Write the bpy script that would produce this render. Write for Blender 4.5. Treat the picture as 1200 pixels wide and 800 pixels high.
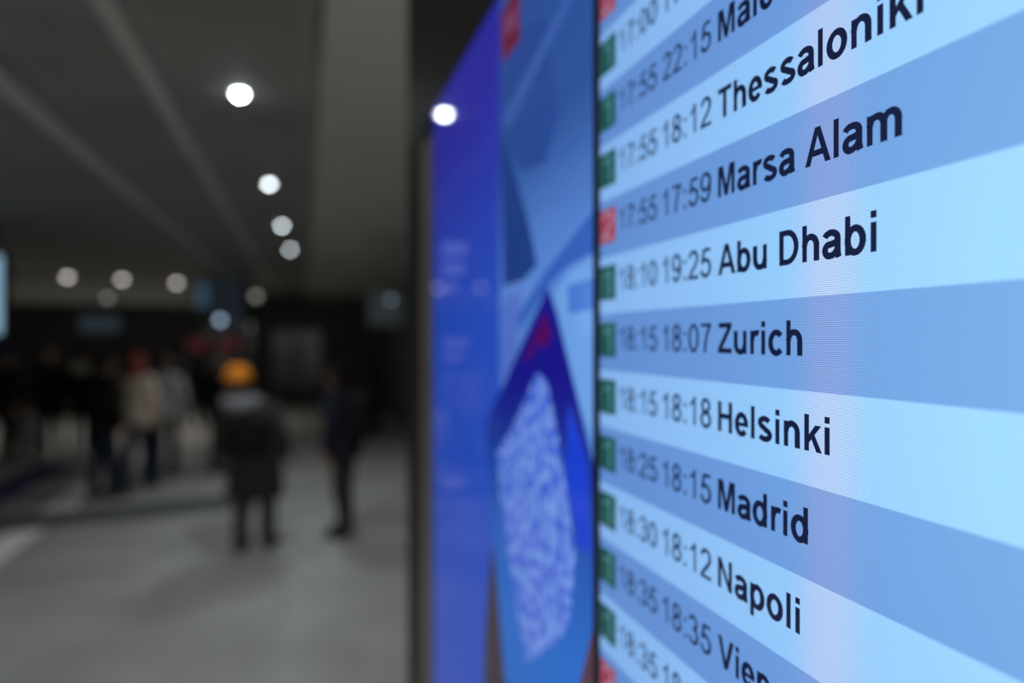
import bpy, bmesh, math, random
from mathutils import Vector, Matrix
random.seed(7)
sc = bpy.context.scene
for o in list(bpy.data.objects):
    bpy.data.objects.remove(o)
C = sc.collection

# ------------------------------------------------------------------ camera, world, exposure
CAM_H = 1.90
cd = bpy.data.cameras.new('camera')
cam = bpy.data.objects.new('camera', cd); C.objects.link(cam)
cam.location = (0, 0, CAM_H); cam.rotation_euler = (math.radians(90), 0, 0)
cd.sensor_width = 36.0; cd.lens = 24.0; cd.clip_start = 0.02; cd.clip_end = 100
cd.shift_y = -0.0025
cd.dof.use_dof = True; cd.dof.focus_distance = 0.291; cd.dof.aperture_fstop = 2.8
sc.camera = cam
sc.view_settings.view_transform = 'Standard'; sc.view_settings.look = 'None'
sc.view_settings.exposure = 0.0; sc.view_settings.gamma = 1.0
sc.view_settings.use_curve_mapping = False
wd = bpy.data.worlds.new('hall_ambient'); sc.world = wd; wd.use_nodes = True
wd.node_tree.nodes['Background'].inputs[0].default_value = (1.0, 0.98, 0.93, 1)
wd.node_tree.nodes['Background'].inputs[1].default_value = 1.0
DOWNLIGHT_W = 80.0
try:
    sc.cycles.use_denoising = True
    sc.cycles.sample_clamp_indirect = 4.0
    sc.cycles.max_bounces = 6
except Exception:
    pass

# ------------------------------------------------------------------ frames of reference
F = 800.0; HOR = 397.0; VPX = 357.0          # focal length in pixels, horizon row, vanishing column of the screens
NN = math.hypot(F, 600 - VPX)
DIR = Vector((VPX - 600, F, 0)) / NN         # along the hall, away from the camera
NOR = Vector((F, 600 - VPX, 0)) / NN         # to the right, across the hall
DIST = 0.2135                                # camera to the face of the screens
DN = DIST * NN
def uu(x, w=0.0):                            # photo column -> coordinate along the screen's face (w in front of it)
    Z = (DIST - w) * NN / (x - VPX)
    return -(Z - (DIST - w) * NOR.y) / DIR.y
def vv(x, y):                                # photo point -> height on the face, relative to the lens
    return (HOR - y) * DN / (x - VPX) / F
def W(s, r, z):                              # along hall, across hall, height
    return DIR * s + NOR * r + Vector((0, 0, z))
def floor_at(x, y):
    Z = CAM_H * F / (y - HOR)
    return Vector(((x - 600) * Z / F, Z, 0))
def at(x, y, Z):
    return Vector(((x - 600) * Z / F, Z, CAM_H + (HOR - y) * Z / F))
HALL_ROT = math.atan2(-DIR.x, DIR.y)         # local +y runs along the hall
SCR = Matrix(((-DIR.x, 0, -NOR.x), (-DIR.y, 0, -NOR.y), (0, 1, 0)))   # columns: u, v, w

# ------------------------------------------------------------------ helpers
def lin(r, g, b):
    f = lambda c: (c / 12.92 if c <= .04045 else ((c + .055) / 1.055) ** 2.4)
    return (f(r / 255), f(g / 255), f(b / 255), 1)
def mat(name, col, rough=.6, metal=0.0, var=.12, scale=9.0, spec=.5, bump=0.0):
    m = bpy.data.materials.new(name); m.use_nodes = True
    n = m.node_tree.nodes; l = m.node_tree.links; b = n['Principled BSDF']
    b.inputs['Roughness'].default_value = rough; b.inputs['Metallic'].default_value = metal
    b.inputs['Specular IOR Level'].default_value = spec
    tc = n.new('ShaderNodeTexCoord'); nz = n.new('ShaderNodeTexNoise'); nz.inputs['Scale'].default_value = scale
    nz.inputs['Detail'].default_value = 4
    l.new(tc.outputs['Object'], nz.inputs['Vector'])
    rp = n.new('ShaderNodeValToRGB')
    rp.color_ramp.elements[0].position = .3; rp.color_ramp.elements[1].position = .7
    rp.color_ramp.elements[0].color = tuple(c * (1 - var) for c in col[:3]) + (1,)
    rp.color_ramp.elements[1].color = tuple(min(1, c * (1 + var)) for c in col[:3]) + (1,)
    l.new(nz.outputs['Fac'], rp.inputs['Fac']); l.new(rp.outputs['Color'], b.inputs['Base Color'])
    if bump:
        bp = n.new('ShaderNodeBump'); bp.inputs['Strength'].default_value = bump
        l.new(nz.outputs['Fac'], bp.inputs['Height']); l.new(bp.outputs['Normal'], b.inputs['Normal'])
    return m
def glow(name, col, strength):
    m = bpy.data.materials.new(name); m.use_nodes = True
    b = m.node_tree.nodes['Principled BSDF']
    b.inputs['Base Color'].default_value = (.006, .006, .006, 1); b.inputs['Roughness'].default_value = .4
    b.inputs['Emission Color'].default_value = col; b.inputs['Emission Strength'].default_value = strength
    return m
def link(name, me, parent=None, mats=(), smooth=False, **props):
    o = bpy.data.objects.new(name, me); C.objects.link(o)
    for m in mats: me.materials.append(m)
    if parent is not None: o.parent = parent
    if smooth:
        for p in me.polygons: p.use_smooth = True
    for k, v in props.items(): o[k] = v
    return o
def from_bm(name, bm, m, parent=None, smooth=False, **props):
    me = bpy.data.meshes.new(name); bm.to_mesh(me); bm.free()
    return link(name, me, parent, m if isinstance(m, (list, tuple)) else (m,), smooth, **props)
def thing(name, label, cat, loc=(0, 0, 0), rz=0.0, group=None):
    o = bpy.data.objects.new(name, None); C.objects.link(o)
    o.empty_display_size = .1
    o.location = loc; o.rotation_euler = (0, 0, rz); o['label'] = label; o['category'] = cat
    if group: o['group'] = group
    return o
def box(bm, lo, hi, bev=0.0):
    x0, y0, z0 = lo; x1, y1, z1 = hi
    v = [bm.verts.new(p) for p in ((x0,y0,z0),(x1,y0,z0),(x1,y1,z0),(x0,y1,z0),(x0,y0,z1),(x1,y0,z1),(x1,y1,z1),(x0,y1,z1))]
    fs = [bm.faces.new([v[i] for i in q]) for q in ((3,2,1,0),(4,5,6,7),(0,1,5,4),(1,2,6,5),(2,3,7,6),(3,0,4,7))]
    if bev:
        es = list({e for f in fs for e in f.edges})
        bmesh.ops.bevel(bm, geom=es, offset=bev, segments=2, affect='EDGES', profile=.6)
def lathe(bm, prof, seg=24, cen=(0, 0, 0), caps=True):
    rings = []
    for r, z in prof:
        rings.append([bm.verts.new((cen[0] + r * math.cos(2*math.pi*i/seg), cen[1] + r * math.sin(2*math.pi*i/seg), cen[2] + z)) for i in range(seg)])
    for a, b in zip(rings, rings[1:]):
        for i in range(seg):
            bm.faces.new((a[i], a[(i+1) % seg], b[(i+1) % seg], b[i]))
    if caps:
        bm.faces.new(rings[0][::-1]); bm.faces.new(rings[-1])
def tube(bm, pts, r, seg=8):
    pts = [Vector(p) for p in pts]; rings = []
    for i, p in enumerate(pts):
        d = (pts[min(i+1, len(pts)-1)] - pts[max(i-1, 0)]).normalized()
        a = d.orthogonal().normalized(); b = d.cross(a)
        rings.append([bm.verts.new(p + a * r * math.cos(2*math.pi*k/seg) + b * r * math.sin(2*math.pi*k/seg)) for k in range(seg)])
    for a, b in zip(rings, rings[1:]):
        best = min(range(seg), key=lambda s: sum((a[k].co - b[(k+s) % seg].co).length for k in range(seg)))
        for k in range(seg):
            bm.faces.new((a[k], a[(k+1) % seg], b[(k+1+best) % seg], b[(k+best) % seg]))
    bm.faces.new(rings[0][::-1]); bm.faces.new(rings[-1])
def ball(bm, c, r, seg=20, sx=1, sy=1, sz=1):
    g = bmesh.ops.create_uvsphere(bm, u_segments=seg, v_segments=max(8, seg*2//3), radius=r)
    bmesh.ops.scale(bm, vec=(sx, sy, sz), verts=g['verts'])
    bmesh.ops.translate(bm, vec=c, verts=g['verts'])
    return g['verts']

# ------------------------------------------------------------------ the hall
CEIL = CAM_H + 1.26
END = 24.0
def struct(name, bm, m):
    o = from_bm(name, bm, m); o['kind'] = 'structure'; o.rotation_euler = (0, 0, HALL_ROT)
    return o
def hall_box(name, r0, r1, s0, s1, z0, z1, m, bev=0.0):
    bm = bmesh.new(); box(bm, (r0, s0, z0), (r1, s1, z1), bev); return struct(name, bm, m)

def tile_mat(name, c1, c2, mortar, size, rough, msize=.006, off=.0, bumpy=0.0):
    m = mat(name, c1, rough)
    n = m.node_tree.nodes; l = m.node_tree.links; b = n['Principled BSDF']
    tc = n.new('ShaderNodeTexCoord'); br = n.new('ShaderNodeTexBrick')
    br.offset = off; br.inputs['Scale'].default_value = 1.0
    br.inputs['Brick Width'].default_value = size[0]; br.inputs['Row Height'].default_value = size[1]
    br.inputs['Mortar Size'].default_value = msize; br.inputs['Mortar Smooth'].default_value = .3
    br.inputs['Color1'].default_value = c1; br.inputs['Color2'].default_value = c2; br.inputs['Mortar'].default_value = mortar
    l.new(tc.outputs['Object'], br.inputs['Vector'])
    nz = n.new('ShaderNodeTexNoise'); nz.inputs['Scale'].default_value = 1.3; nz.inputs['Detail'].default_value = 8
    l.new(tc.outputs['Object'], nz.inputs['Vector'])
    rp = n.new('ShaderNodeValToRGB'); rp.color_ramp.elements[0].color = (.86, .86, .86, 1); rp.color_ramp.elements[1].color = (1.1, 1.1, 1.1, 1)
    rp.color_ramp.elements[0].position = .35; rp.color_ramp.elements[1].position = .65
    l.new(nz.outputs['Fac'], rp.inputs['Fac'])
    mx = n.new('ShaderNodeMix'); mx.data_type = 'RGBA'; mx.blend_type = 'MULTIPLY'; mx.inputs[0].default_value = 1
    l.new(br.outputs['Color'], mx.inputs[6]); l.new(rp.outputs['Color'], mx.inputs[7]); l.new(mx.outputs[2], b.inputs['Base Color'])
    return m
M_floor = tile_mat('polished_grey_stone', (.32, .315, .295, 1), (.335, .33, .31, 1), (.27, .265, .25, 1), (1.2, 1.2), .33)
M_ceil = tile_mat('dark_ceiling_panels', (.205, .203, .192, 1), (.22, .218, .206, 1), (.25, .25, .235, 1), (.6, 1.5), .75, .02)
M_plaster = mat('plaster_soffit', (.46, .445, .405), .8, var=.04, scale=2)
M_beam = mat('ceiling_rail_paint', (.44, .44, .42), .6, var=.05)
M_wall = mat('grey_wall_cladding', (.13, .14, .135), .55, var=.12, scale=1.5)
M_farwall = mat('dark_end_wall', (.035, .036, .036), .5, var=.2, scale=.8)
M_dark = mat('dark_metal', (.012, .012, .012), .45, var=.1)
M_black = mat('black_housing', (.013, .013, .013), .5, var=.15, scale=20)
M_white_strip = mat('pale_floor_strip', (.80, .78, .72), .35, var=.05, scale=3)
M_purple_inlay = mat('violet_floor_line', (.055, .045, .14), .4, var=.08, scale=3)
M_dark_band = mat('dark_floor_band', (.10, .10, .098), .35, var=.08, scale=3)

hall_box('floor', -12, 4, -4, END + .2, -.1, 0, M_floor)
hall_box('ceiling', -12, .075, .4, END, CEIL, CEIL + .1, M_ceil)
hall_box('trim_1', .075, 2.2, .4, END, CEIL - .02, CEIL + .1, M_plaster)
hall_box('trim_2', -1.47, -1.36, .4, 20, CEIL - .025, CEIL + .02, M_beam, .004)
hall_box('trim_3', -.76, -.68, .4, 20, CEIL - .015, CEIL + .02, M_beam, .004)
hall_box('trim_4', -12, -1.6, 18.0, 18.5, CEIL - .42, CEIL - .001, M_plaster, .01)
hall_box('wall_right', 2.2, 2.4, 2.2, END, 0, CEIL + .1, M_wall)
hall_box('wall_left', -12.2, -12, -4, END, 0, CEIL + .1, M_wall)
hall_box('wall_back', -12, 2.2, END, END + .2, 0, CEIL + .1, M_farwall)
hall_box('baseboard_right', 2.175, 2.2, 2.2, END, 0, .12, M_dark, .004)
for k, (r0, r1) in enumerate(((-3.2, -1.5), (-1.1, .6))):
    bm = bmesh.new()
    box(bm, (r0, END - .06, 0), (r1, END, 2.35), .01)
    d = struct('door_%d' % (k + 1), bm, M_dark)
    for q in (0, 1):
        bm = bmesh.new(); c = (r0 + r1) / 2
        a, b = (r0 + .08, c - .04) if q == 0 else (c + .04, r1 - .08)
        box(bm, (a, END - .085, .12), (b, END - .062, 2.2), .004)
        from_bm('door_leaf', bm, mat('smoked_glass', (.02, .022, .022), .15, var=.05), d)
        bm = bmesh.new(); hx = c - .07 if q == 0 else c + .07
        tube(bm, [(hx, END - .09, .95), (hx, END - .13, .97), (hx, END - .13, 1.33), (hx, END - .09, 1.35)], .012)
        from_bm('door_handle', bm, mat('brushed_steel', (.4, .4, .4), .3, 1.0), d)

def floor_strip(name, pts, m, hi_z=.004):
    bm = bmesh.new()
    lo = [bm.verts.new((p.x, p.y, .0005)) for p in pts]; hi = [bm.verts.new((p.x, p.y, hi_z)) for p in pts]
    bm.faces.new(hi); n = len(pts)
    for i in range(n): bm.faces.new((lo[i], lo[(i+1) % n], hi[(i+1) % n], hi[i]))
    bmesh.ops.recalc_face_normals(bm, faces=bm.faces)
    o = from_bm(name, bm, m); o['kind'] = 'structure'; return o
def run(r0, r1, s0, s1): return [W(s0, r0, 0), W(s0, r1, 0), W(s1, r1, 0), W(s1, r0, 0)]
floor_strip('trim_5', run(-2.80, -2.56, 2.0, 6.05), M_white_strip)  # pale strips along the hall, lighter than the floor
floor_strip('trim_6', run(-2.80, -2.48, 6.4, 12.5), M_white_strip)
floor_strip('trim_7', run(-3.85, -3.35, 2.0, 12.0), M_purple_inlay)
floor_strip('trim_8', [floor_at(-260, 652), floor_at(-260, 628), floor_at(300, 578), floor_at(300, 594)], M_dark_band, .006)  # band across the left of the floor, darker than the stone

# ------------------------------------------------------------------ lettering (stroke-built grotesque, 1000 units per em)
def arc(cx, cy, rx, ry, a0, a1, n=None):
    n = n or max(4, int(abs(a1 - a0) / 12))
    return [(cx + rx * math.cos(math.radians(a0 + (a1 - a0) * i / n)), cy + ry * math.sin(math.radians(a0 + (a1 - a0) * i / n))) for i in range(n + 1)]
def ribbon(pts, wx, wy, closed=False):
    n = len(pts); L = []; R = []
    for i, (x, y) in enumerate(pts):
        if closed: a = pts[(i-1) % n]; b = pts[(i+1) % n]
        else: a = pts[max(i-1, 0)]; b = pts[min(i+1, n-1)]
        dx, dy = b[0]-a[0], b[1]-a[1]; d = math.hypot(dx, dy) or 1
        nx, ny = -dy / d, dx / d
        k = 1.0
        if not closed and 0 < i < n-1:
            e = (pts[i+1][0]-x, pts[i+1][1]-y); q = math.hypot(*e) or 1
            k = 1 / max(.6, abs(nx * -e[1] / q + ny * e[0] / q))
        L.append((x + nx * wx / 2 * k, y + ny * wy / 2 * k)); R.append((x - nx * wx / 2 * k, y - ny * wy / 2 * k))
    m = n if closed else n - 1
    return [[L[i], R[i], R[(i+1) % n], L[(i+1) % n]] for i in range(m)]
def rect(x0, y0, x1, y1): return [(x0, y0), (x1, y0), (x1, y1), (x0, y1)]
def mir(p, w): return [(w - x, y) for x, y in p]
BX, BY = 160, 128                            # heavy strokes
RX, RY = 112, 90                              # lighter strokes of the times
def ell(cx, cy, rx, ry, wx, wy): return ribbon(arc(cx, cy, rx, ry, 0, 360, 36)[:-1], wx, wy, True)
def bold(ch):
    X, Y = BX, BY; rb = lambda p: ribbon(p, X, Y)
    if ch == ' ': return 278, []
    if ch == 'A':
        l = [(0,0),(153,0),(424,716),(285,716)]
        return 722, [l, mir(l, 722), [(180,163),(542,163),(497,283),(225,283)]]
    if ch == 'M':
        d = [(140,716),(287,716),(480,0),(347,0)]
        return 833, [rect(71,0,205,716), rect(628,0,762,716), d, mir(d, 833)]
    if ch == 'N': return 722, [rect(73,0,207,716), rect(515,0,649,716), [(73,716),(214,716),(649,0),(508,0)]]
    if ch == 'Z': return 611, [rect(46,596,575,716), rect(20,0,585,121), [(20,121),(200,121),(575,596),(398,596)]]
    if ch == 'T': return 611, [rect(21,595,590,716), rect(233,0,378,716)]
    if ch == 'H': return 722, [rect(73,0,218,716), rect(504,0,649,716), rect(200,313,520,434)]
    if ch == 'D': return 722, [rect(72,0,217,716)] + ribbon([(144,656),(330,656)] + arc(330,358,275,298,85,-85) + [(330,60),(144,60)], 146, 120)
    if ch == 'V':
        l = [(0,716),(157,716),(402,0),(256,0)]
        return 667, [l, mir(l, 667)]
    if ch == 'h': return 611, [rect(66,0,203,716)] + rb(arc(305,300,171,176,180,0) + [(476,0)])
    if ch == 'n': return 611, [rect(66,0,203,519)] + rb(arc(305,300,171,176,180,0) + [(476,0)])
    if ch == 'm': return 889, [rect(62,0,199,519)] + rb(arc(289,320,158,156,180,0) + [(447,0)]) + rb(arc(603,320,156,156,180,0) + [(759,0)])
    if ch == 'r': return 389, [rect(66,0,203,519)] + rb(arc(300,300,165,172,180,62))
    if ch == 'u': return 611, [rect(408,0,545,519)] + rb([(129,519)] + arc(302,220,173,177,180,360))
    if ch == 'e': return 556, [rect(110,214,520,302)] + rb([(453,214)] + arc(279,259,175,217,0,322))
    if ch == 's': return 556, ribbon(arc(270,385,155,91,22,250) + arc(278,140,172,97,70,-158), X * .95, Y)
    if ch == 'a': return 556, rb(arc(262,365,173,111,162,0) + [(435,110),(462,0)]) + rb([(435,300),(330,272),(250,262)] + arc(218,152,116,109,90,270) + [(290,52),(370,88),(432,170)])
    if ch == 'l': return 278, [rect(72,0,209,716)]
    if ch == 'i': return 278, [rect(72,0,209,519), rect(72,589,209,716)]
    if ch == 'k': return 556, [rect(67,0,204,716), [(190,310),(374,519),(543,519),(190,148)], [(250,270),(350,345),(560,0),(406,0)]]
    if ch == 'b': return 611, [rect(66,0,203,716)] + ell(318,259,183,217,X,Y)
    if ch == 'd': return 611, [rect(408,0,545,716)] + ell(293,259,183,217,X,Y)
    if ch == 'p': return 611, [rect(66,-198,203,519)] + ell(318,259,183,217,X,Y)
    if ch == 'o': return 611, ell(305,259,195,217,X,Y)
    if ch == 'c': return 556, rb(arc(300,259,188,217,40,320))
def light(ch):
    X, Y = RX, RY; rb = lambda p: ribbon(p, X, Y)
    if ch == ' ': return 278, []
    if ch == ':': return 278, [rect(90,0,192,102), rect(90,417,192,519)]
    if ch == '0': return 556, ell(275,352,189,320,X,Y)
    if ch == '1': return 556, [rect(284,0,376,719), [(300,719),(284,719),(284,560),(300,560)], [(109,545),(109,457),(200,500),(290,565),(290,700),(262,650),(200,592)]]
    if ch == '2': return 556, [rect(30,0,503,85)] + rb(arc(270,510,176,170,172,-30) + [(340,315),(170,165),(88,50)])
    if ch == '3': return 556, rb(arc(258,530,155,150,165,-80) + [(240,383)]) + rb([(240,383)] + arc(262,206,190,178,85,-165))
    if ch == '5': return 556, [rect(170,622,477,707)] + rb([(192,664),(128,330)] + arc(265,232,195,196,135,-165))
    if ch == '7': return 556, [rect(47,622,511,707)] + rb([(458,655),(335,460),(258,230),(225,0)])
    if ch == '8': return 556, ell(277,537,152,142,X,Y) + ell(277,203,186,165,X,Y)
    if ch == '9': return 556, ell(270,487,187,194,X,Y) + rb(arc(250,375,210,337,12,-142))
def lettering(text, fn):
    x = 0; out = []
    for ch in text:
        w, ps = fn(ch)
        out += [[(px + x, py) for px, py in p] for p in ps]; x += w
    xs = [p[0] for q in out for p in q]
    return out, min(xs), max(xs)
def put_polys(bm, polys, w, mi=0):
    for p in polys:
        try:
            f = bm.faces.new([bm.verts.new((x, y, w)) for x, y in p]); f.material_index = mi
            f.normal_update()
            if f.normal.z < 0: f.normal_flip()
        except ValueError:
            pass
def fit_text(bm, text, fn, u0, u1, base, cap, w, mi=0):
    ps, a, b = lettering(text, fn); k = (u1 - u0) / (b - a); h = cap / 716
    put_polys(bm, [[(u0 + (x - a) * k, base + y * h) for x, y in p] for p in ps], w, mi)

# ------------------------------------------------------------------ screens
LCD_IOR = 1.25
LCD_TINT = (.25, .25, .50, 1)                # darkening of the cover filter per unit of path
GAIN = (8.4, 8.4, 2.97)
def lcd(name, c, strength=1.0, grid=True, c2=None, axis=1, lo=0, hi=1, blot=None, rough=.03):
    """Lit picture element under the glossy cover glass of the screen; fine pixel rows in the emission."""
    gain = lambda q: None if q is None else tuple(a * g for a, g in zip(q[:3], GAIN)) + (1,)
    c, c2 = gain(c), gain(c2)
    if blot: blot = (gain(blot[0]), blot[1])
    m = bpy.data.materials.new(name); m.use_nodes = True
    n = m.node_tree.nodes; l = m.node_tree.links; b = n['Principled BSDF']
    b.inputs['Coat Tint'].default_value = LCD_TINT
    b.inputs['Base Color'].default_value = (.004, .004, .005, 1); b.inputs['Roughness'].default_value = .5
    b.inputs['Specular IOR Level'].default_value = 0
    b.inputs['Coat Weight'].default_value = 1; b.inputs['Coat IOR'].default_value = LCD_IOR
    b.inputs['Coat Roughness'].default_value = rough
    tc = n.new('ShaderNodeTexCoord'); sp = n.new('ShaderNodeSeparateXYZ'); l.new(tc.outputs['Object'], sp.inputs[0])
    col = None
    if c2 is not None:
        mr = n.new('ShaderNodeMapRange'); mr.inputs['From Min'].default_value = lo; mr.inputs['From Max'].default_value = hi
        mr.interpolation_type = 'SMOOTHSTEP'
        l.new(sp.outputs[axis], mr.inputs['Value'])
        mx = n.new('ShaderNodeMix'); mx.data_type = 'RGBA'; l.new(mr.outputs[0], mx.inputs[0])
        mx.inputs[6].default_value = c; mx.inputs[7].default_value = c2; col = mx.outputs[2]
    if blot:
        nz = n.new('ShaderNodeTexNoise'); nz.inputs['Scale'].default_value = blot[1]; nz.inputs['Detail'].default_value = 3
        l.new(tc.outputs['Object'], nz.inputs['Vector'])
        rp = n.new('ShaderNodeMapRange'); rp.inputs['From Min'].default_value = .42; rp.inputs['From Max'].default_value = .58
        l.new(nz.outputs['Fac'], rp.inputs['Value'])
        mx = n.new('ShaderNodeMix'); mx.data_type = 'RGBA'; l.new(rp.outputs[0], mx.inputs[0])
        if col is None: mx.inputs[6].default_value = c
        else: l.new(col, mx.inputs[6])
        mx.inputs[7].default_value = blot[0]; col = mx.outputs[2]
    if col is None:
        rg = n.new('ShaderNodeRGB'); rg.outputs[0].default_value = c; col = rg.outputs[0]
    b.inputs['Emission Strength'].default_value = strength
    if grid:
        k = n.new('ShaderNodeMath'); k.operation = 'MULTIPLY'; k.inputs[1].default_value = 2 * math.pi / PIX
        l.new(sp.outputs[1], k.inputs[0])
        s = n.new('ShaderNodeMath'); s.operation = 'SINE'; l.new(k.outputs[0], s.inputs[0])
        g = n.new('ShaderNodeMath'); g.operation = 'MULTIPLY_ADD'; g.inputs[1].default_value = .30 * strength; g.inputs[2].default_value = strength
        l.new(s.outputs[0], g.inputs[0]); l.new(g.outputs[0], b.inputs['Emission Strength'])
    l.new(col, b.inputs['Emission Color'])
    return m
PIX = .00090
TOP, BOT = .3936, -.8244                     # upper and lower edge of the lit faces, relative to the lens
U_L0, U_L1 = uu(508), uu(697.5)
U_R0 = uu(703.0); U_R1 = U_R0 + (U_L1 - U_L0)
ROW = .0418; ROW0 = .0186                    # upper edge of the Zurich row
def scr_thing(name, label, cat, u, v):
    o = thing(name, label, cat)
    o.matrix_world = Matrix.Translation(SCR @ Vector((u, v, -DIST)) + Vector((0, 0, CAM_H))) @ SCR.to_4x4()
    return o
def screen_shell(root, u0, u1):
    """chassis behind the face and a thin black frame around it, in the thing's own coordinates"""
    w = u1 - u0; h = TOP - BOT
    bm = bmesh.new(); box(bm, (-w/2 - .003, -.003, -.045), (w/2 + .003, h + .003, -.002), .002)
    from_bm('chassis', bm, M_black, root)
    bm = bmesh.new(); f = .0042
    box(bm, (-w/2 - f, -f, -.012), (-w/2 + .0005, h + f, .0016)); box(bm, (w/2 - .0005, -f, -.012), (w/2 + f, h + f, .0016))
    box(bm, (-w/2, -f, -.012), (w/2, 0, .0016)); box(bm, (-w/2, h, -.012), (w/2, h + f, .0016))
    from_bm('bezel', bm, M_bezel, root)
M_bezel = mat('black_bezel', (.006, .007, .012), .35, var=.1)

# --- departures screen
uc = (U_R0 + U_R1) / 2
board = scr_thing('departure_screen', 'bright blue departures screen listing flights to Zurich and Helsinki, at right', 'screen', uc, BOT)
screen_shell(board, U_R0, U_R1)
LIGHT = (.222, .437, .83, 1); DARK = (.116, .256, .63, 1)
def row_mat(name, c):
    m = lcd(name, c)
    n = m.node_tree.nodes; l = m.node_tree.links; b = n['Principled BSDF']
    # camera moire painted into the row colour: paler, pinker vertical strip with strong pixel rows
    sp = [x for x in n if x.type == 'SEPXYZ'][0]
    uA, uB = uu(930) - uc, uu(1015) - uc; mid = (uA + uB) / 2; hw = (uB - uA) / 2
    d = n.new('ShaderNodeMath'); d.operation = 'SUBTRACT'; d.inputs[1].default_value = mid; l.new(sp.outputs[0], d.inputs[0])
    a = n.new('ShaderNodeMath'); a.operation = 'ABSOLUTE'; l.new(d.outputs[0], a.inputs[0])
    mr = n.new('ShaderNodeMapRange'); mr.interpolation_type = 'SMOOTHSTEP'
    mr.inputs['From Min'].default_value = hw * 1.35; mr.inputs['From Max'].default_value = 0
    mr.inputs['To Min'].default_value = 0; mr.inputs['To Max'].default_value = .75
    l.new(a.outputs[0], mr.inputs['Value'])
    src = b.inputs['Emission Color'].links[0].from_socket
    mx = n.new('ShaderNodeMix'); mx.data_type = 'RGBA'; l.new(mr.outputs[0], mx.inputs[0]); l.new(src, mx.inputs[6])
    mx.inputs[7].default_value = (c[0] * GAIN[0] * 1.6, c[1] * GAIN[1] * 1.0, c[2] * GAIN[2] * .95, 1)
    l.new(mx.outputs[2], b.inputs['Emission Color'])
    return m
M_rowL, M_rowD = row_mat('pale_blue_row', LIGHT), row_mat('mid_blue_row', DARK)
M_ink = lcd('dark_navy_lettering', (.006, .010, .042, 1), 1.0, grid=False)
M_ink2 = lcd('navy_numerals', (.010, .022, .085, 1), 1.0, grid=False)
M_green = lcd('green_badge', (.009, .075, .066, 1), 1.0, grid=False)
M_red = lcd('red_badge', (.31, .045, .075, 1), 1.0, grid=False)
M_badge_no = lcd('pale_badge_numeral', (.075, .22, .26, 1), 1.0, grid=False)
M_badge_no_r = lcd('pink_badge_numeral', (.38, .19, .31, 1), 1.0, grid=False)
rows = {5: (None, None, None, 0, '2'), 4: ('17:00', '17:12', None, 0, '1'), 3: ('17:55', '22:15', 'Male', 908, '1'),
        2: ('17:55', '18:12', 'Thessaloniki', 1083, '1'), 1: ('17:55', '17:59', 'Marsa Alam', 1058, '2'),
        0: ('18:10', '19:25', 'Abu Dhabi', 1028, '1'), -1: ('18:15', '18:07', 'Zurich', 941, '1'),
        -2: ('18:15', '18:18', 'Helsinki', 973, '1'), -3: ('18:25', '18:15', 'Madrid', 948, '1'),
        -4: ('18:30', '18:12', 'Napoli', 938, '1'), -5: ('18:35', '18:35', 'Vienna', 948, '1'),
        -6: ('18:35', '18:35', None, 0, '1'), -7: (None, None, None, 0, '2')}
CAP = .0162
top = ROW0 + ROW * 9                         # rows fill the face from top to bottom
k = 9
while True:
    v1 = min(TOP, ROW0 + ROW * k + ROW); v0 = max(BOT, ROW0 + ROW * k)
    if v1 <= BOT: break
    kk = k                                   # row whose lower edge is ROW0 + ROW*k ; Zurich is k = -1
    pale = (kk % 2 == 0)
    bm = bmesh.new()
    put_polys(bm, [rect(U_R0 - uc, v0 - BOT, U_R1 - uc, v1 - BOT)], 0)
    info = rows.get(kk)
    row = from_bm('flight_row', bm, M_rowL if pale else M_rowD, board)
    if info:
        t1, t2, name, xe, bd = info
        row['label'] = ('pale blue' if pale else 'darker blue') + (' row for ' + name if name else ' row of flight times')
        cv = (v0 + v1) / 2 - BOT; base = cv - CAP * .46 + .0021
        bm = bmesh.new()
        b0, b1 = uu(704.0) - uc, uu(722.0) - uc
        put_polys(bm, [rect(b0, cv - .0109, b1, cv + .0143)], .0003, 0)
        ps, a, b = lettering(bd, light); kx = .024 / 716
        mid = (b0 + b1) / 2
        put_polys(bm, [[(mid + (x - (a + b) / 2) * kx * 1.25, cv - .0082 + y * kx * .85) for x, y in p] for p in ps], .0006, 1)
        bo = from_bm('terminal_badge', bm, [M_green, M_badge_no] if bd == '1' else [M_red, M_badge_no_r], row)
        bo['label'] = 'green square badge' if bd == '1' else 'red square badge'
        if t1:
            bm = bmesh.new(); fit_text(bm, t1, light, uu(727) - uc, uu(770.5) - uc, base, CAP, .0003)
            from_bm('scheduled_time', bm, M_ink2, row)
            bm = bmesh.new(); fit_text(bm, t2, light, uu(777.5) - uc, uu(834) - uc, base, CAP * 1.02, .0003)
            from_bm('expected_time', bm, M_ink2, row)
        if name:
            bm = bmesh.new(); fit_text(bm, name, bold, uu(842) - uc, uu(xe) - uc, base, CAP, .0003)
            from_bm('destination_name', bm, M_ink, row)
    k -= 1

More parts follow.
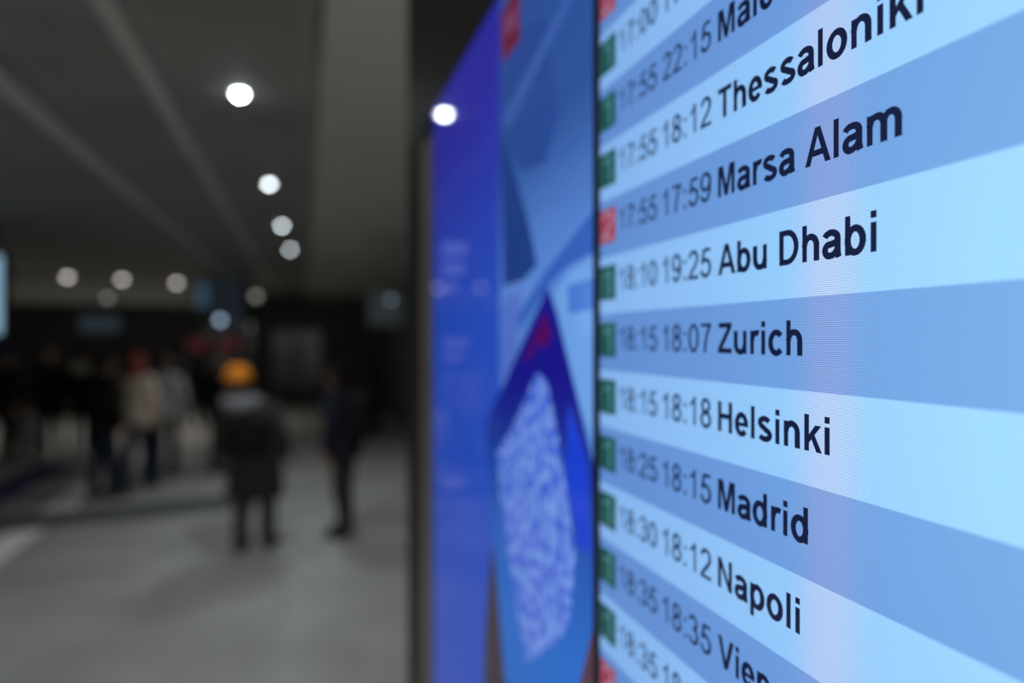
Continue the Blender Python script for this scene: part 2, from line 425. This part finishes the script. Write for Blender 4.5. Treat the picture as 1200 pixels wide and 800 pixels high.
# --- advertising screen
ua = (U_L0 + U_L1) / 2
ad = scr_thing('advertising_screen', 'dark blue advertising screen showing a hand-held phone, beside the departures list', 'screen', ua, BOT)
screen_shell(ad, U_L0, U_L1)
def L2(x, y):
    x = min(x, 697.4)
    return (uu(x) - ua, min(TOP, max(BOT, vv(x, y))) - BOT)
def picture(name, pts, m, w, **p):
    bm = bmesh.new(); put_polys(bm, [[L2(x, y) for x, y in pts]], w); return from_bm(name, bm, m, ad, **p)
HH = TOP - BOT
vq = lambda x, y: L2(x, y)[1]
K = .95
def cc(r, g, b, k=K):
    c = lin(r, g, b); return (c[0]*k, c[1]*k, c[2]*k, 1)
bm = bmesh.new(); xb = uu(586) - ua
put_polys(bm, [rect(U_L0 - ua, 0, xb, HH)], 0)
from_bm('blue_panel', bm, lcd('violet_blue_panel', cc(38, 76, 182, 1.2), 1, False, cc(42, 40, 158, 1.15), 1, vq(520, 400), vq(520, 150)), ad)
bm = bmesh.new(); put_polys(bm, [rect(xb, 0, U_L1 - ua, HH)], 0)
from_bm('photo_area', bm, lcd('hazy_blue_photo', cc(92, 140, 220), 1, False, cc(46, 86, 160), 1, vq(640, 330), vq(640, 120)), ad)
picture('light_streak', [(666,-10),(676,-10),(597,150),(588,140)], lcd('pale_streak', cc(62, 100, 178), 1, False), .0004)
picture('dark_shape', [(588,150),(600,190),(620,260),(630,310),(612,330),(590,335)], lcd('deep_blue_shape', cc(32, 66, 140), 1, False), .0005)  # darker blue shapes drawn in the advertising picture
picture('dark_shape', [(600,40),(640,20),(655,130),(640,190),(612,200),(588,140)], lcd('muted_blue_shape', cc(42, 78, 156), 1, False), .0003)
picture('dark_shape', [(697,245),(697,295),(668,310),(648,330),(600,400),(592,395),(640,318)], lcd('blue_fold', cc(54, 100, 192), 1, False), .0006)
picture('light_patch', [(697,300),(697,520),(680,470),(650,345),(668,318)], lcd('pale_blue_patch', cc(112, 164, 235), 1, False), .0007)
picture('dark_shape', [(697,325),(697,362),(668,368),(666,335)], lcd('blue_bar', cc(72, 122, 214), 1, False), .0008)
picture('light_patch', [(600,345),(612,335),(606,420),(588,450),(588,360)], lcd('lilac_patch', cc(88, 122, 210), 1, False), .0007)
ph = picture('phone', [(643,336),(652,362),(697,545),(697,742),(683,800),(600,830),(592,790),(584,690),(575,570),(570,505),(573,490)],
             lcd('phone_face', cc(40, 112, 208), 1, False, cc(28, 24, 140), 1, vq(630, 770), vq(630, 420)), .0010)
picture('phone_blue_patch', [(668,470),(690,545),(694,650),(680,640),(664,560)], lcd('vivid_blue_patch', cc(28, 66, 212), 1, False), .0012)  # vivid blue area of the pictured phone
picture('red_emblem', [(640,366),(648,392),(641,408),(632,402),(622,420),(614,424),(628,392)], lcd('dark_red_emblem', cc(84, 14, 96), 1, False), .0013)
picture('pale_code_patch', [(631,436),(642,446),(654,500),(668,590),(676,655),(668,735),(640,765),(618,775),(604,690),(590,600),(584,530),(600,505)],
        lcd('mottled_pale_patch', cc(62, 92, 205, 1.1), 1, False, None, 1, 0, 1, (cc(112, 148, 218, 1.15), 75.0)), .0014)
picture('hand_and_sleeve', [(577,630),(584,690),(592,780),(640,800),(690,780),(697,745),(697,1000),(650,1150),(600,1120),(566,900),(569,740)], lcd('dark_brown_sleeve', cc(62, 52, 62), 1, False), .0009)
picture('fingertip', [(697,735),(697,830),(672,840),(684,790)], lcd('brown_finger', cc(88, 58, 74), 1, False), .0013)
picture('red_logo', [(588,20),(600,-6),(610,-20),(610,48),(600,60),(590,74)], lcd('red_logo', cc(118, 34, 60, .85), 1, False), .0010)
picture('logo_mark', [(592,24),(606,6),(606,30),(593,44)], lcd('dull_logo_mark', cc(120, 66, 104, 1.1), 1, False), .0013)
for (x0, y0, x1, y1) in ((518,282,548,300), (518,306,545,322), (516,330,536,342), (520,395,550,406), (520,412,544,421), (518,560,545,570)):
    picture('caption_bar', [(x0,y0),(x1,y0+2),(x1,y1),(x0,y1+2)], lcd('faint_caption', cc(74, 92, 184, 1.3), 1, False), .0006)

# --- housing that carries both screens
UH0 = uu(477.5, -.02); UH1 = U_R1 + .12
hs = scr_thing('display_housing', 'tall black freestanding housing holding the two blue screens', 'display stand', (UH0 + UH1) / 2, -CAM_H)
hw = (UH1 - UH0) / 2; hc = (UH0 + UH1) / 2
bm = bmesh.new(); box(bm, (-hw + .03, .0, -.17), (hw, CEIL - .022, -.047), .004); from_bm('cabinet', bm, M_black, hs)
M_edge = mat('brown_grey_strip', (.20, .185, .155), .4, .0, var=.1)
bm = bmesh.new(); box(bm, (uu(494, -.006) - hc, .30, -.047), (U_L0 - .006 - hc, CAM_H + .37, -.006), .002); from_bm('edge_strip', bm, M_edge, hs)  # brown-grey strip beside the screen, paler than the housing
bm = bmesh.new(); box(bm, (-hw, .30, -.047), (uu(494, -.006) - .002 - hc, CEIL - .03, -.020), .002); from_bm('front_panel', bm, M_black, hs)
bm = bmesh.new(); box(bm, (uu(494, -.006) - hc, CAM_H + TOP + .008, -.047), (hw - .01, CEIL - .03, -.004), .002); from_bm('header_panel', bm, M_black, hs)
bm = bmesh.new(); box(bm, (U_L0 - .005 - hc, .30, -.047), (hw - .01, CAM_H + BOT - .008, -.004), .002); from_bm('lower_panel', bm, M_black, hs)
bm = bmesh.new(); box(bm, (-hw + .02, 0, -.046), (hw - .02, .29, -.03), .002); from_bm('plinth', bm, M_dark, hs)

# ------------------------------------------------------------------ downlights
M_ring = mat('white_lamp_ring', (.35, .35, .34), .4, var=.03)
def downlight(p, rad, eps, tint, label, group, watts, size=None, spot=True):
    t = thing('ceiling_light', label, 'ceiling light', (p.x, p.y, CEIL - .001), 0, group)
    bm = bmesh.new(); R = rad * 1.7 + .012
    lathe(bm, [(R, 0), (R, -.004), (R - .006, -.007), (rad * 1.15, -.006), (rad * 1.05, -.001)], 28)
    from_bm('trim_ring', bm, M_ring, t, True)
    bm = bmesh.new(); vs = ball(bm, (0, 0, -.003), rad, 20)
    bmesh.ops.delete(bm, geom=[v for v in vs if v.co.z > -.002], context='VERTS')
    from_bm('lens', bm, glow('lamp_lens', tint, eps), t, True)
    if spot:
        ld = bpy.data.lights.new('lamp', 'SPOT'); ld.energy = watts; ld.color = tint[:3]
        ld.spot_size = math.radians(130); ld.spot_blend = .7; ld.shadow_soft_size = .06
        lo = bpy.data.objects.new('lamp', ld); C.objects.link(lo); lo.parent = t; lo.location = (0, 0, -rad - .03)
    return t
def ceil_at(x, y, h=None):
    Z = (CEIL - CAM_H) * F / (HOR - y); return Vector(((x - 600) * Z / F, Z, 0))
G1 = 'downlights in the row beside the screens'
cool = (.86, .95, 1.0, 1); warm = (1.0, .96, .88, 1)
near = [(281, 108, .026, 60, 'nearest and brightest downlight of the row along the hall'),
        (315.5, 214, .026, 14.5, 'second downlight from the front in the row along the hall'),
        (330.5, 263, .028, 11.5, 'third downlight from the front in the row along the hall'),
        (340, 291, .030, 9, 'farthest and dimmest downlight of the row along the hall')]
for x, y, r, e, lab in near:
    downlight(ceil_at(x, y), r, e, cool, lab, G1, DOWNLIGHT_W)
G2 = 'downlights in the row across the hall'
for (x, y, lab) in ((79, 323, 'leftmost of three pale downlights across the far ceiling'), (143, 326, 'middle of three pale downlights across the far ceiling'),
                    (207, 330, 'rightmost of three pale downlights across the far ceiling')):
    downlight(ceil_at(x, y), .062, 3.6, warm, lab, G2, DOWNLIGHT_W * 1.4)

# ------------------------------------------------------------------ hanging signs, lamps and screens in the hall
def hang_box(name, label, cat, x0, y0, x1, y1, Z, depth, face, rz=0.0, frame=None, rods=True):
    a = at(x0, y1, Z); b = at(x1, y0, Z); w = b.x - a.x; h = b.z - a.z
    t = thing(name, label, cat, ((a.x + b.x) / 2, Z, a.z), rz)
    bm = bmesh.new(); box(bm, (-w/2, 0, 0), (w/2, depth, h), .012); from_bm('casing', bm, M_dark, t)
    bm = bmesh.new(); box(bm, (-w/2 + .03, -.006, .03), (w/2 - .03, .0, h - .03), .002); from_bm('display_face', bm, face, t)
    if rods:
        for q in (-.3, .3):
            bm = bmesh.new(); lathe(bm, [(.03, CEIL - a.z - .02), (.03, CEIL - a.z - .002)], 12, (q * w, depth / 2, 0))
            lathe(bm, [(.012, h - .01), (.012, CEIL - a.z - .02)], 10, (q * w, depth / 2, 0)); from_bm('suspension_rod', bm, M_dark, t)
    return t
hang_box('hanging_screen', 'pale blue lit screen hanging at the far left edge', 'screen', -60, 296, 5, 394, 7.0, .09, glow('pale_blue_screen', (.27, .47, .62, 1), 1.0))
hang_box('hanging_sign', 'dark hanging sign box with a dim blue face, above the orange beanie', 'sign', 246, 322, 287, 386, 12.0, .25, glow('dim_navy_sign', (.006, .01, .015, 1), 1.0))
hang_box('hanging_screen', 'narrow dim blue hanging panel left of the dark sign box', 'screen', 228, 330, 246, 362, 12.3, .06, glow('dim_blue_screen', (.022, .05, .08, 1), 1.0), .5)
hang_box('hanging_screen', 'small dark monitor hanging beside the black screen housing', 'screen', 431, 338, 474, 382, 8.0, .12, glow('dim_teal_screen', (.004, .009, .012, 1), 1.0))
hang_box('hanging_screen', 'wide dim grey-blue monitor over the crowd at left', 'screen', 92, 368, 142, 390, 12.4, .1, glow('dim_slate_screen', (.018, .026, .034, 1), 1.0))
def wall_sign(label, x, y, group=None):
    p = at(x, y, 21.0)
    t = thing('red_sign', label, 'sign', (p.x, p.y, 0), 0, group)
    bm = bmesh.new(); box(bm, (-.29, 0, p.z - .2), (.29, .08, p.z + .2), .02); from_bm('sign_panel', bm, glow('dull_red_panel', (.045, .009, .012, 1), 1.0), t)
    bm = bmesh.new(); box(bm, (-.05, .01, .03), (.05, .07, p.z - .19), .01); from_bm('post', bm, M_dark, t)
    bm = bmesh.new(); box(bm, (-.25, -.15, 0), (.25, .23, .03), .01); from_bm('foot_plate', bm, M_dark, t)
    return t
wall_sign('left of two dull red signs in front of the far wall', 230, 404, 'red signs at the far end')
wall_sign('right of two dull red signs in front of the far wall', 267, 404, 'red signs at the far end')
def bulb(label, x, y, Z, rad, col, eps, drop=True):
    p = at(x, y, Z)
    t = thing('pendant_lamp', label, 'lamp', (p.x, p.y, p.z))
    bm = bmesh.new(); ball(bm, (0, 0, 0), rad, 16); from_bm('globe', bm, glow('lamp_globe', col, eps), t, True)
    bm = bmesh.new(); lathe(bm, [(rad * .5, rad * .88), (rad * .5, rad * 1.5), (.012, rad * 1.7), (.008, CEIL - p.z - .02), (.04, CEIL - p.z - .012), (.04, CEIL - p.z - .001)], 12)
    from_bm('cord_and_cap', bm, M_dark, t)
bulb('bluish lamp glowing just below the dark hanging sign', 258, 375, 11.6, .05, (.55, .75, 1, 1), 1.9)
bulb('dim grey lamp right of the bluish lamp', 290.5, 382, 16.0, .07, (1, .97, .85, 1), 1.2)
bulb('dim whitish lamp hanging under the ceiling right of the sign', 300, 347, 15.0, .07, (1, .98, .92, 1), .6)
bulb('faint grey lamp between the first two far downlights', 126, 349, 14.6, .06, (1, 1, .96, 1), .5)
bulb('faint bluish lamp in front of the small monitor by the housing', 458, 351, 7.6, .03, (.6, .8, 1, 1), .5)

# ------------------------------------------------------------------ people
def skin_mesh(nodes, edges, sub=2):
    """continuous tapering surface over a skeleton; nodes: name -> ((x,y,z), (rx, ry)); first is the root"""
    names = list(nodes); me = bpy.data.meshes.new('sk')
    me.from_pydata([nodes[n][0] for n in names], [(names.index(a), names.index(b)) for a, b in edges], [])
    o = bpy.data.objects.new('sk', me); C.objects.link(o)
    md = o.modifiers.new('s', 'SKIN'); md.use_smooth_shade = True
    for i, n in enumerate(names):
        sv = me.skin_vertices[0].data[i]; r = nodes[n][1]; sv.radius = r if isinstance(r, tuple) else (r, r); sv.use_root = (i == 0)
    sb = o.modifiers.new('d', 'SUBSURF'); sb.levels = sub; sb.render_levels = sub
    dg = bpy.context.evaluated_depsgraph_get(); dg.update()
    res = bpy.data.meshes.new_from_object(o.evaluated_get(dg))
    bpy.data.objects.remove(o); bpy.data.meshes.remove(me)
    return res
M_skin = mat('skin', (.36, .21, .14), .55, var=.06)
M_skin_d = mat('warm_skin', (.26, .13, .08), .55, var=.06)
M_eye = mat('eye', (.02, .015, .01), .2, var=0); M_lip = mat('lip', (.30, .10, .09), .5, var=.05)
_cl = {}
def cloth(key, col, rough=.85):
    if key not in _cl: _cl[key] = mat(key, col, rough, var=.18, scale=14, bump=.25, spec=.12)
    return _cl[key]

def person(label, pos, rz, h, jacket, trousers, shoes, hair, hair_len=0.0, coat_len=0.0, hat=None, hood=None, lean=(0, 0), stride=.0,
           arms=((.05, .02), (.05, .02)), skin=None, headtilt=0.0, head_dx=0.0, girth=1.0):
    """figure facing local -y; all sizes for 1.70 m and then scaled"""
    skin = skin or M_skin
    t = thing('person', label, 'person', pos, rz); t.scale = (h / 1.70 * girth, h / 1.70 * girth, h / 1.70)
    lx, ly = lean
    J = {}
    def up(z): return max(0, (z - .9) / .8)
    def P(x, y, z): k = up(z); return (x + lx * k, y + ly * k, z)
    J['pelvis'] = (P(0, 0, .95), (.135, .10)); J['waist'] = (P(0, 0, 1.08), (.125, .09)); J['chest'] = (P(0, 0, 1.27), (.145, .105))
    J['neckbase'] = (P(0, .01, 1.415), (.075, .065)); J['neck'] = (P(head_dx * .4, .005, 1.475), (.048, .05))
    E = [('pelvis', 'waist'), ('waist', 'chest'), ('chest', 'neckbase'), ('neckbase', 'neck')]
    legs, armsE = {}, {}
    for sd, q in (('L', -1), ('R', 1)):
        st = stride * q
        J['hip' + sd] = ((q * .085, 0, .86), .088); J['knee' + sd] = ((q * .095, -.02 + st * .5, .48), .058)
        J['calf' + sd] = ((q * .098, .01 + st * .85, .32), .055); J['ank' + sd] = ((q * .10, .03 + st, .085), .038)
        J['ball' + sd] = ((q * .112, -.08 + st, .035), .034); J['toe' + sd] = ((q * .116, -.14 + st, .03), .026)
        E += [('pelvis', 'hip' + sd), ('hip' + sd, 'knee' + sd), ('knee' + sd, 'calf' + sd), ('calf' + sd, 'ank' + sd), ('ank' + sd, 'ball' + sd), ('ball' + sd, 'toe' + sd)]
        ax, ay = arms[0 if q < 0 else 1]
        J['sh' + sd] = (P(q * .158, .01, 1.365), .046); J['elb' + sd] = (P(q * (.20 + ax), .03, 1.10), .043)
        wr = Vector(P(q * (.205 + ax * .6), -.02 - ay, .88)); J['wri' + sd] = (tuple(wr), .028)
        J['palm' + sd] = (tuple(wr + Vector((0, -.015, -.075))), (.018, .036))
        E += [('chest', 'sh' + sd), ('sh' + sd, 'elb' + sd), ('elb' + sd, 'wri' + sd), ('wri' + sd, 'palm' + sd)]
        pa = wr + Vector((0, -.015, -.075))
        for i, (fy, ln) in enumerate(((-.028, .068), (-.010, .078), (.009, .073), (.026, .058))):
            b = pa + Vector((0, fy, -.012)); m_ = b + Vector((-q * .006, fy * .1, -ln * .5)); e_ = m_ + Vector((-q * .016, 0, -ln * .45))
            J['f%d%s' % (i, sd)] = (tuple(b), .0095); J['g%d%s' % (i, sd)] = (tuple(m_), .009); J['h%d%s' % (i, sd)] = (tuple(e_), .007)
            E += [('palm' + sd, 'f%d%s' % (i, sd)), ('f%d%s' % (i, sd), 'g%d%s' % (i, sd)), ('g%d%s' % (i, sd), 'h%d%s' % (i, sd))]
        th = wr + Vector((-q * .004, -.03, -.035)); t2 = th + Vector((-q * .012, -.028, -.035))
        J['t' + sd] = (tuple(th), .012); J['u' + sd] = (tuple(t2), .009); E += [('wri' + sd, 't' + sd), ('t' + sd, 'u' + sd)]
    me = skin_mesh(J, E, 1)
    bm = bmesh.new(); bm.from_mesh(me); bpy.data.meshes.remove(me)
    for f in bm.faces: f.material_index = 0
    # head: ovoid with brow, nose, mouth, chin and ears
    hc = Vector(P(head_dx, -.012, 1.585)); rot = Matrix.Rotation(headtilt, 4, 'Y')
    n0 = len(bm.verts)
    hv = ball(bm, (0, 0, 0), 1.0, 24)
    for v in hv:
        x, y, z = v.co
        wz = 1 - .22 * max(0, -z) ** 1.5
        v.co = Vector((x * .075 * wz, y * .093 * (1 - .10 * max(0, -z)) - (.012 if y < 0 and z < -.2 else 0), z * .115))
    nv = ball(bm, (0, -.098, -.012), .016, 10, .75, 1.1, 1.5)
    ev = [ball(bm, (q * .030, -.083, .012), .0095, 8) for q in (-1, 1)]
    mv = ball(bm, (0, -.092, -.052), .02, 10, 1.1, .45, .35)
    for q in (-1, 1): ball(bm, (q * .076, .008, -.005), .026, 10, .35, .7, 1.15)
    bm.verts.ensure_lookup_table()
    es = {v for g in ev for v in g}; ms = set(mv)
    for f in bm.faces:
        f.smooth = True
        if f.verts[0] in es: f.material_index = 1
        elif f.verts[0] in ms: f.material_index = 2
    for v in bm.verts[n0:]:
        v.co = hc + (rot @ v.co)
    from_bm('body', bm, [skin, M_eye, M_lip], t, True)
    def on_head(bm):
        for v in bm.verts: v.co = hc + (rot @ v.co)
    # hair: cap over the skull and, when long, a fall behind the shoulders
    bm = bmesh.new()
    vs = ball(bm, (0, .012, .018), 1.0, 20, .088, .102, .118)
    for v in vs:
        if v.co.y < -.045 and v.co.z < .075: v.co.y = -.03 + (v.co.y + .045) * .1
        if v.co.z < -.06: v.co.z = -.06 + (v.co.z + .06) * .3; 
    if hair_len:
        n = 7
        prev = None
        for i in range(n + 1):
            f = i / n; z = .03 - (hair_len + .03) * f
            ring = [bm.verts.new(((.088 + .05 * math.sin(f * 2.4)) * math.cos(a), .03 + (.06 + .035 * f) * math.sin(a), z)) for a in [2*math.pi*j/16 for j in range(16)]]
            if prev:
                for j in range(16): bm.faces.new((prev[j], prev[(j+1) % 16], ring[(j+1) % 16], ring[j]))
            prev = ring
        bm.faces.new(prev)
    on_head(bm); bmesh.ops.recalc_face_normals(bm, faces=bm.faces)
    from_bm('hair', bm, hair, t, True)
    if hat is not None:
        bm = bmesh.new()
        lathe(bm, [(.102, .030), (.110, .034), (.110, .075), (.102, .082), (.106, .095), (.098, .125), (.075, .160), (.035, .182)], 24, (0, .006, 0))
        on_head(bm); from_bm('beanie', bm, hat, t, True)
    if hood is not None:
        bm = bmesh.new(); c = Vector(P(head_dx * .4, .03, 1.455)); prev = None; first = None
        for i in range(24):
            a = 2*math.pi*i/24; back = .5 + .5 * math.sin(a)
            cx, cy = .115 * math.cos(a), .10 * math.sin(a) + .02
            rr = .035 + .035 * back; cz = -.02 - .035 * back
            ring = [bm.verts.new(c + Vector(((cx + math.cos(a) * rr * math.cos(b)), cy + math.sin(a) * rr * math.cos(b), cz + rr * 1.25 * math.sin(b)))) for b in [2*math.pi*j/10 for j in range(10)]]
            if prev:
                for j in range(10): bm.faces.new((prev[j], prev[(j+1) % 10], ring[(j+1) % 10], ring[j]))
            else: first = ring
            prev = ring
        for j in range(10): bm.faces.new((prev[j], prev[(j+1) % 10], first[(j+1) % 10], first[j]))
        bmesh.ops.recalc_face_normals(bm, faces=bm.faces)
        from_bm('hood', bm, hood, t, True)
    # jacket: one shell round the trunk, sleeves running on from the shoulders
    bm = bmesh.new(); prev = None
    for z, rx, ry in ((.80, .196, .158), (.81, .208, .168), (.90, .206, .166), (.98, .200, .158), (1.08, .178, .138), (1.20, .182, .134), (1.30, .192, .134), (1.36, .182, .122), (1.40, .145, .106), (1.43, .100, .088), (1.46, .078, .078), (1.485, .074, .075), (1.485, .060, .062)):
        o3 = Vector(P(0, 0, z)); o3.x += head_dx * .4 * max(0, (z - 1.36) / .11)
        ring = []
        for q in range(32):
            a = 2*math.pi*q/32; fold = 1 + .012 * math.sin(a * 5 + z * 23) * (1 if z < 1.3 else 0)
            ca, sa = math.cos(a), math.sin(a)
            ex = math.copysign(abs(ca) ** .85, ca); ey = math.copysign(abs(sa) ** .85, sa)
            ring.append(bm.verts.new((o3.x + rx * ex * fold, o3.y + ry * ey * fold, o3.z)))
        if prev:
            for q in range(32): bm.faces.new((prev[q], prev[(q+1) % 32], ring[(q+1) % 32], ring[q]))
        else: bm.faces.new(ring[::-1])
        prev = ring
    for sd, q in (('L', -1), ('R', 1)):
        sh, el, wr = (Vector(J[k_ + sd][0]) for k_ in ('sh', 'elb', 'wri'))
        path = [(Vector(P(q * .09, .0, 1.355)), .078), (sh + Vector((q * .010, 0, -.002)), .078), (sh.lerp(el, .35) + Vector((q * .012, 0, 0)), .071), (sh.lerp(el, .8) + Vector((q * .006, .004, 0)), .062), (el, .060), (el.lerp(wr, .3), .059), (el.lerp(wr, .8), .050), (wr + Vector((0, -.004, -.012)), .047), (wr + Vector((0, -.004, -.014)), .034)]
        prev = None
        for i, (c_, r_) in enumerate(path):
            d_ = (path[min(i+1, 7)][0] - path[max(i-1, 0)][0]).normalized() if i < 8 else d_
            e1 = Vector((0, 1, 0)) - d_ * d_.y; e1.normalize(); e2 = d_.cross(e1)
            ring = [bm.verts.new(c_ + e1 * r_ * math.cos(2*math.pi*k_/16) + e2 * r_ * math.sin(2*math.pi*k_/16)) for k_ in range(16)]
            if prev:
                for k_ in range(16): bm.faces.new((prev[k_], prev[(k_+1) % 16], ring[(k_+1) % 16], ring[k_]))
            prev = ring
    bmesh.ops.recalc_face_normals(bm, faces=bm.faces)
    from_bm('jacket', bm, jacket, t, True)
    if coat_len:
        bm = bmesh.new(); prev = None
        for i in range(9):
            f = i / 8; z = .98 - coat_len * f
            ring = []
            for a in [2*math.pi*q/28 for q in range(28)]:
                w_ = 1 + .05 * f * math.cos(a * 7)
                ring.append(bm.verts.new(((.196 + .035 * f) * w_ * math.cos(a), (.158 + .035 * f) * w_ * math.sin(a), z)))
            if prev:
                for q in range(28): bm.faces.new((prev[q], ring[q], ring[(q+1) % 28], prev[(q+1) % 28]))
            prev = ring
        g = bmesh.ops.solidify(bm, geom=bm.faces[:], thickness=.008)
        from_bm('coat_skirt', bm, jacket if coat_len < .3 else trousers, t, True)
    # trousers
    K_ = {'pelvis': ((0, 0, .96), (.135, .105))}; E2 = []
    for sd in 'LR':
        K_['hip' + sd] = (J['hip' + sd][0], .094); K_['knee' + sd] = (J['knee' + sd][0], .078); K_['calf' + sd] = (J['calf' + sd][0], .074)
        a = Vector(J['ank' + sd][0]); K_['ank' + sd] = ((a.x, a.y, .085), .070); K_['cuff' + sd] = ((a.x, a.y, .045), .066)
        E2 += [('pelvis', 'hip' + sd), ('hip' + sd, 'knee' + sd), ('knee' + sd, 'calf' + sd), ('calf' + sd, 'ank' + sd), ('ank' + sd, 'cuff' + sd)]
    me = skin_mesh(K_, E2, 2); link('trousers', me, t, (trousers,), True)
    for sd in 'LR':
        b = Vector(J['ball' + sd][0]); bm = bmesh.new(); prev = None
        for y, w_, hh in ((.155, .028, .05), (.14, .040, .10), (.10, .044, .125), (.06, .046, .12), (.01, .048, .085), (-.04, .052, .068), (-.08, .046, .055), (-.105, .028, .04)):
            ring = [bm.verts.new((b.x + w_ * cx, b.y + y - .02, cz * hh)) for cx, cz in ((-1, 0), (1, 0), (1.05, .35), (.9, .75), (.45, 1), (-.45, 1), (-.9, .75), (-1.05, .35))]
            if prev:
                for q in range(8): bm.faces.new((prev[q], prev[(q+1) % 8], ring[(q+1) % 8], ring[q]))
            else: bm.faces.new(ring[::-1])
            prev = ring
        bm.faces.new(prev); bmesh.ops.recalc_face_normals(bm, faces=bm.faces)
        from_bm('shoe', bm, shoes, t, True)
    return t

def backpack(label, owner_pos, owner_rz, h, m, dx=0, z0=.98, w=.30, hh=.44, d=.18, lean=(0, 0)):
    k = h / 1.7; t = thing('backpack', label, 'backpack', owner_pos, owner_rz); t.scale = (k, k, k)
    y0 = .13 + lean[1] * .4
    bm = bmesh.new(); box(bm, (dx - w/2, y0, z0), (dx + w/2, y0 + d, z0 + hh), .06)
    from_bm('pack_body', bm, m, t, True)
    bm = bmesh.new(); box(bm, (dx - w*.36, y0 + d - .01, z0 + .05), (dx + w*.36, y0 + d + .05, z0 + hh*.5), .025); from_bm('front_pocket', bm, m, t, True)
    for q in (-1, 1):
        bm = bmesh.new()
        tube(bm, [(dx + q*.10, y0 + .02, z0 + hh - .03), (dx + q*.115, .06, z0 + hh + .035), (dx + q*.12, -.06, z0 + hh - .01), (dx + q*.13, -.155, z0 + hh*.6), (dx + q*.15, -.10, z0 + .12), (dx + q*.15, y0 + .02, z0 + .06)], .016)
        from_bm('strap', bm, m, t, True)
    bm = bmesh.new(); tube(bm, [(dx - .04, y0 + .05, z0 + hh - .01), (dx - .03, y0 + .05, z0 + hh + .03), (dx + .03, y0 + .05, z0 + hh + .03), (dx + .04, y0 + .05, z0 + hh - .01)], .009)
    from_bm('grab_handle', bm, m, t, True)
    return t

blk = cloth('black_wool', (.006, .006, .007)); navy = cloth('dark_navy_denim', (.010, .014, .028)); char = cloth('charcoal_cloth', (.030, .030, .031))
olive = cloth('dark_olive_cotton', (.032, .031, .026)); beige = cloth('beige_wool', (.50, .40, .33)); pale = cloth('light_grey_wool', (.24, .24, .235))
navyj = cloth('navy_jacket_cloth', (.010, .012, .020)); orange = cloth('orange_knit', (.62, .20, .015)); greyfur = cloth('pale_grey_fleece', (.17, .17, .18))
blueh = cloth('blue_knit', (.03, .045, .11)); cream = cloth('cream_scarf_cloth', (.30, .28, .23))
brown_h = mat('brown_hair', (.045, .022, .012), .6); red_h = mat('auburn_hair', (.20, .032, .018), .6); black_h = mat('black_hair', (.006, .005, .005), .9, spec=.1)
shoe_b = mat('black_leather', (.010, .010, .010), .5); shoe_w = mat('grey_trainers', (.05, .05, .05), .6)

def stand(x, y): p = floor_at(x, y); return (p.x, p.y, 0)
p = stand(299, 642)
person('person in an orange beanie and grey hooded top, dark long coat, seen from behind', p, math.pi + .1, 1.60, char, cloth('dark_grey_coat_cloth', (.048, .047, .045)), shoe_b, brown_h, 0, .47, orange, greyfur, lean=(.10, 0), head_dx=.06, stride=.03, girth=1.16)
backpack('black backpack on the back of the person in the orange beanie', p, math.pi + .1, 1.66, blk, dx=.02, z0=.88, w=.40, hh=.36, d=.17)
p = stand(403, 627)
person('person in a dark navy jacket and olive trousers standing sideways by the black housing', p, -math.pi / 2 - .35, 1.63, navyj, olive, shoe_b, black_h, lean=(0, -.10), skin=M_skin_d, stride=.05)
backpack('black backpack worn by the person in olive trousers', p, -math.pi / 2 - .35, 1.66, blk, z0=.97, w=.30, hh=.44, d=.24, lean=(0, -.10))
person('person with long auburn hair and a beige jacket, middle of the group at left', stand(161, 573), math.pi - .1, 1.72, beige, navy, shoe_b, red_h, .26, stride=.08, skin=M_skin)
person('person in a light grey jacket and dark jeans right of the auburn-haired person', stand(194, 559), math.pi + .2, 1.68, pale, navy, shoe_b, brown_h, .06, stride=.04)
person('person in black jacket and navy jeans left of the auburn-haired person', stand(122, 585), math.pi - .5, 1.72, blk, navy, shoe_b, black_h, stride=.05, arms=((.06, .04), (.08, .12)))
person('person in black coat with a cream scarf, behind the group at left', stand(96, 530), math.pi + .3, 1.72, blk, blk, shoe_b, brown_h, 0, .35, None, cream)
person('person in black with grey-brown hair in the dark crowd at left', stand(60, 536), .4, 1.74, blk, blk, shoe_b, mat('grey_brown_hair', (.12, .10, .08), .6), 0, .3)
person('person in black with a blue beanie at the far left edge', stand(8, 540), math.pi - .7, 1.70, blk, blk, shoe_b, brown_h, 0, .2, blueh)
person('person in black walking alone behind the light grey jacket', stand(225, 500), math.pi, 1.70, blk, char, shoe_b, black_h, stride=.12)
person('person in dark coat partly hidden behind the orange beanie', stand(259, 555), math.pi - .2, 1.64, blk, char, shoe_w, brown_h, .05, .2)

def suitcase(label, pos, m):
    t = thing('suitcase', label, 'suitcase', pos, .2)
    bm = bmesh.new(); box(bm, (-.21, -.13, .05), (.21, .13, .66), .04); from_bm('shell', bm, m, t, True)
    for i in range(4):
        bm = bmesh.new(); lathe(bm, [(.024, -.012), (.026, 0), (.024, .012)], 14)
        for v in bm.verts: v.co = Vector((v.co.z + (-.16 if i % 2 else .16), v.co.y + (-.09 if i < 2 else .09), v.co.x + .026))
        from_bm('wheel', bm, M_dark, t)
    bm = bmesh.new(); tube(bm, [(-.08, .09, .62), (-.08, .09, 1.02), (.08, .09, 1.02), (.08, .09, .62)], .010); from_bm('pull_handle', bm, M_dark, t)
    return t
suitcase('grey hard-shell suitcase standing among the dark crowd at left', stand(37, 534), mat('grey_shell', (.20, .21, .21), .4))
